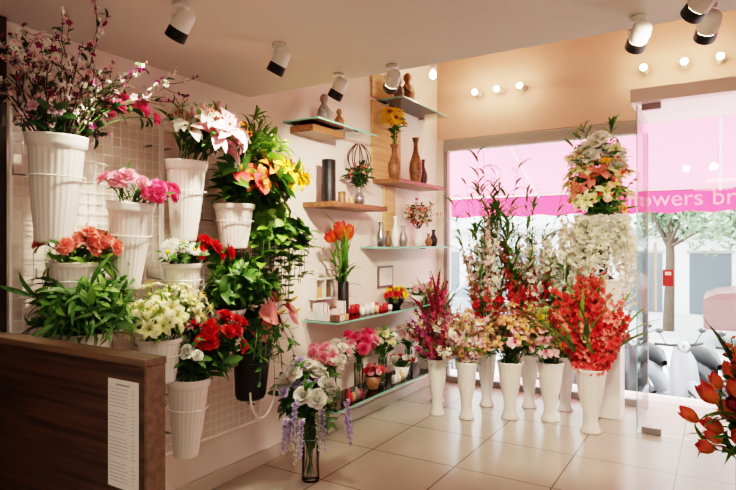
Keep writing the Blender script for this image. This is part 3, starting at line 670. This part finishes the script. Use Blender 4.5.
# ------------------------------------------------------------------ exterior
shell('entrance_steps',[((-1,5.76,-.3),(7,6.1,-.02),'pave'),((-1,5.76,-.6),(7,6.4,-.3),'pave'),((-1,5.76,-.9),(7,6.7,-.6),'pave')])
shell('pavement',[((-10,5.66,-1.2),(16,10.2,-1.0),'pave')]); shell('street',[((-30,10.2,-1.3),(40,40,-1.12),'street')])
mb=MB()
y0,z0,y1,z1=5.68,2.62,7.1,2.02
n=26
V=[];F=[]
for i in range(n+1):
    x=-1.5+8*i/n
    for k in range(5):
        t=k/4; V.append((x,y0+(y1-y0)*t,z0+(z1-z0)*t-.04*math.sin(math.pi*t)))
for i in range(n):
    for k in range(4): F.append((i*5+k,(i+1)*5+k,(i+1)*5+k+1,i*5+k+1))
mb.add(V,F,'pinkcloth')
V=[];F=[]
for i in range(n*4+1):
    x=-1.5+8*i/(n*4); V+= [(x,y1,z1),(x,y1+.01,1.76+.012*math.sin(i*1.2))]
for i in range(n*4): F.append((2*i,2*i+2,2*i+3,2*i+1))
mb.add(V,F,'pinkband')
for x in (-1.4,.6,2.5,4.5,6.4): mb.tube([(x,y0,z0-.03),(x,y1,z1-.03)],.015,'white',8)
mb.tube([(-1.5,y1,z1),(6.5,y1,z1)],.018,'white',8)
aw=mb.build('pink_awning')
cu=bpy.data.curves.new('awning_lettering','FONT'); cu.body='flowers bring'; cu.size=.25; cu.extrude=.002
o=bpy.data.objects.new('awning_lettering',cu); o.rotation_euler=(rad(90),0,0); cu.materials.append(M['lettering']); bpy.context.scene.collection.objects.link(o)
o.parent=aw; o.location=(1.60-aw.location.x,7.085-aw.location.y,1.83-aw.location.z)
def building(x0,x1,y,h,nm='street_building'):
    mb=MB(); mb.box((x0,y,-1.118),(x1,y+4,h),'facade'); k=int((x1-x0)/2.2)
    for i in range(k):
        xx=x0+.5+i*(x1-x0-.6)/k
        for z in (-1.1,2.6,5.6):
            if z+2>h: continue
            mb.box((xx,y-.03,z+(.0 if z<0 else .4)),(xx+1.3,y-.005,z+2.2),'darkwin'); mb.box((xx-.08,y-.06,z+2.2),(xx+1.38,y-.005,z+2.3),'alu')
    mb.box((x0,y-.5,1.9),(x1,y-.001,2.05),'alu'); mb.build(nm,smooth=False)
building(-22,-6,23,9); building(-5.5,6,24,11); building(6.5,22,23,8)
def tree(x,y,h):
    mb=MB(); p=A([x,y,-1.118]); mb.tube([p,p+A([.05,0,h*.4]),p+A([0,.1,h*.65])],[.16,.12,.08],'bark',8)
    cs=[p+A([random.uniform(-1.2,1.2),random.uniform(-1,1),h*.6+random.uniform(-.3,1.4)]) for _ in range(8)]
    for c in cs:
        mb.tube([p+A([0,.05,h*.45]),c],[.06,.02],'bark',5)
        for i in range(150):
            u=np.random.normal(size=3); u/=np.linalg.norm(u); mb.tpl(random.choice(T_['leaf']),frame(u),c+u*random.uniform(.2,.8),.26,{'p':'treeleaf'})
    mb.build('street_tree')
tree(1.2,19,5.4); tree(4.2,19.6,5.4)
def scooter(x,y,ang,col,zb=-.998):
    mb=MB(); Rz=rotz(ang)
    def tp(p): return A(p,float)@Rz.T+A([x,y,zb])
    for wx in (-.62,.62):
        a=np.linspace(0,6.283,25)[:-1]; mb.tube([tp((wx+.2*math.cos(t),0,.25+.2*math.sin(t))) for t in a],.05,'rubber',8,True)
        mb.lathe([(.001,-.03),(.15,-.03),(.16,0),(.15,.03),(.001,.03)],'metal',tp((wx,0,.25)),Rz@rotx(rad(90)),n=20)
    mb.tube([tp(p) for p in ((-.88,0,.66),(-.75,0,.62),(-.5,0,.56),(-.3,0,.50),(-.1,0,.38),(.1,0,.27))],[.05,.15,.2,.2,.16,.1],col,12)
    mb.tube([tp(p) for p in ((-.1,0,.25),(.15,0,.22),(.38,0,.27))],[.13,.14,.11],col,10)
    mb.tube([tp(p) for p in ((.34,0,.2),(.44,0,.5),(.40,0,.8),(.33,0,1.0))],[.12,.19,.16,.09],col,12)
    mb.tube([tp(p) for p in ((-.82,0,.78),(-.6,0,.79),(-.3,0,.76),(-.08,0,.68))],[.05,.13,.13,.05],'rubber',10)
    mb.tube([tp(p) for p in ((.62,.0,.25),(.5,0,.6),(.36,0,1.0))],.03,'metal',8)
    mb.tube([tp(p) for p in ((.28,-.34,1.03),(.35,-.15,1.02),(.35,.15,1.02),(.28,.34,1.03))],.02,'rubber',8)
    for s_ in (-1,1):
        mb.tube([tp((.34,s_*.2,1.03)),tp((.34,s_*.3,1.2))],.007,'rubber',5); mb.tpl([ball(.055,0,'p',10,.7)],np.eye(3),tp((.34,s_*.3,1.22)),1,{'p':'bikeblack'})
    mb.tpl([ball(.09,0,'p',10)],np.eye(3),tp((.42,0,1.0)),1,{'p':'metal'})
    mb.tube([tp((.36,.0,.44)),tp((.5,0,.51)),tp((.66,0,.52)),tp((.86,0,.38))],[.05,.08,.08,.04],col,8)
    mb.tube([tp((-.1,.1,.12)),tp((-.15,.14,.01))],.012,'metal',6)
    mb.build('parked_scooter')
cols=['bikeblack','bikewhite','bikeblack','bikered','bikeblack']
for i,x in enumerate((-2.9,-2.0,-1.2,-.3,.45,1.15,1.85,2.55,3.3)):
    scooter(x,9.3+.1*(i%2),-1.0+.08*(i%3),cols[i%5])
def car(x,y,col,s=1.0):
    mb=MB(); pf=[(-2.1,.35),(-2.1,.85),(-1.9,.95),(-1.5,1.0),(-1.0,1.42),(.5,1.45),(1.1,1.0),(1.9,.9),(2.1,.75),(2.1,.35)]
    n=len(pf); ws=[.8,.85,.85,.84,.62,.62,.84,.82,.78,.8]
    V=[(p[0],-w,p[1]) for p,w in zip(pf,ws)]+[(p[0],w,p[1]) for p,w in zip(pf,ws)]
    mb.add(V,[(i,(i+1)%n,n+(i+1)%n,n+i) for i in range(n)],col)
    for s_ in (0,n): mb.add([V[i+s_] for i in range(n)],[(0,1,8,9),(1,2,7,8),(2,3,6,7),(3,4,5,6)],col)
    for s_ in (-1,1):
        mb.add([(-1.3,s_*.83,1.02),(-.95,s_*.665,1.37),(.45,s_*.665,1.39),(.9,s_*.83,1.02)],[(0,1,2,3)],'darkwin')
        for wx in (-1.3,1.3):
            mb.lathe([(.001,-.1),(.2,-.1),(.3,-.08),(.32,0),(.3,.08),(.2,.1),(.001,.1)],'rubber',(wx,s_*.78,.322),rotx(rad(90)),n=24)
            mb.lathe([(.001,-.01),(.17,-.01),(.17,.01),(.001,.01)],'metal',(wx,s_*.885,.322),rotx(rad(90)),n=20)
    mb.V=[v*s+A([x,y,-1.118]) for v in mb.V]
    mb.build('parked_car',smooth=False)
car(5.2,17.0,'carred',1.45); car(-2.2,15.2,'bikewhite',1.1)
# ------------------------------------------------------------------ world, sun, camera
w=bpy.data.worlds.new('World'); bpy.context.scene.world=w; w.use_nodes=True
bg=w.node_tree.nodes['Background']; bg.inputs[0].default_value=(.9,.95,1,1); bg.inputs[1].default_value=8.0
l=bpy.data.lights.new('sun','SUN'); l.energy=13; l.angle=rad(3); l.color=(1,.96,.9); o=bpy.data.objects.new('sun',l); o.rotation_euler=(rad(-28),rad(28),0); bpy.context.scene.collection.objects.link(o)
cam=bpy.data.cameras.new('camera'); cam.lens=28.125; cam.sensor_width=36; cam.clip_start=.05
co=bpy.data.objects.new('camera',cam); co.location=(2.5,0,1.4); co.rotation_euler=(rad(90),0,rad(31.5)); bpy.context.scene.collection.objects.link(co)
bpy.context.scene.camera=co
vs=bpy.context.scene.view_settings; vs.view_transform='Filmic'
try: vs.look='High Contrast'
except Exception: pass
vs.exposure=0.2
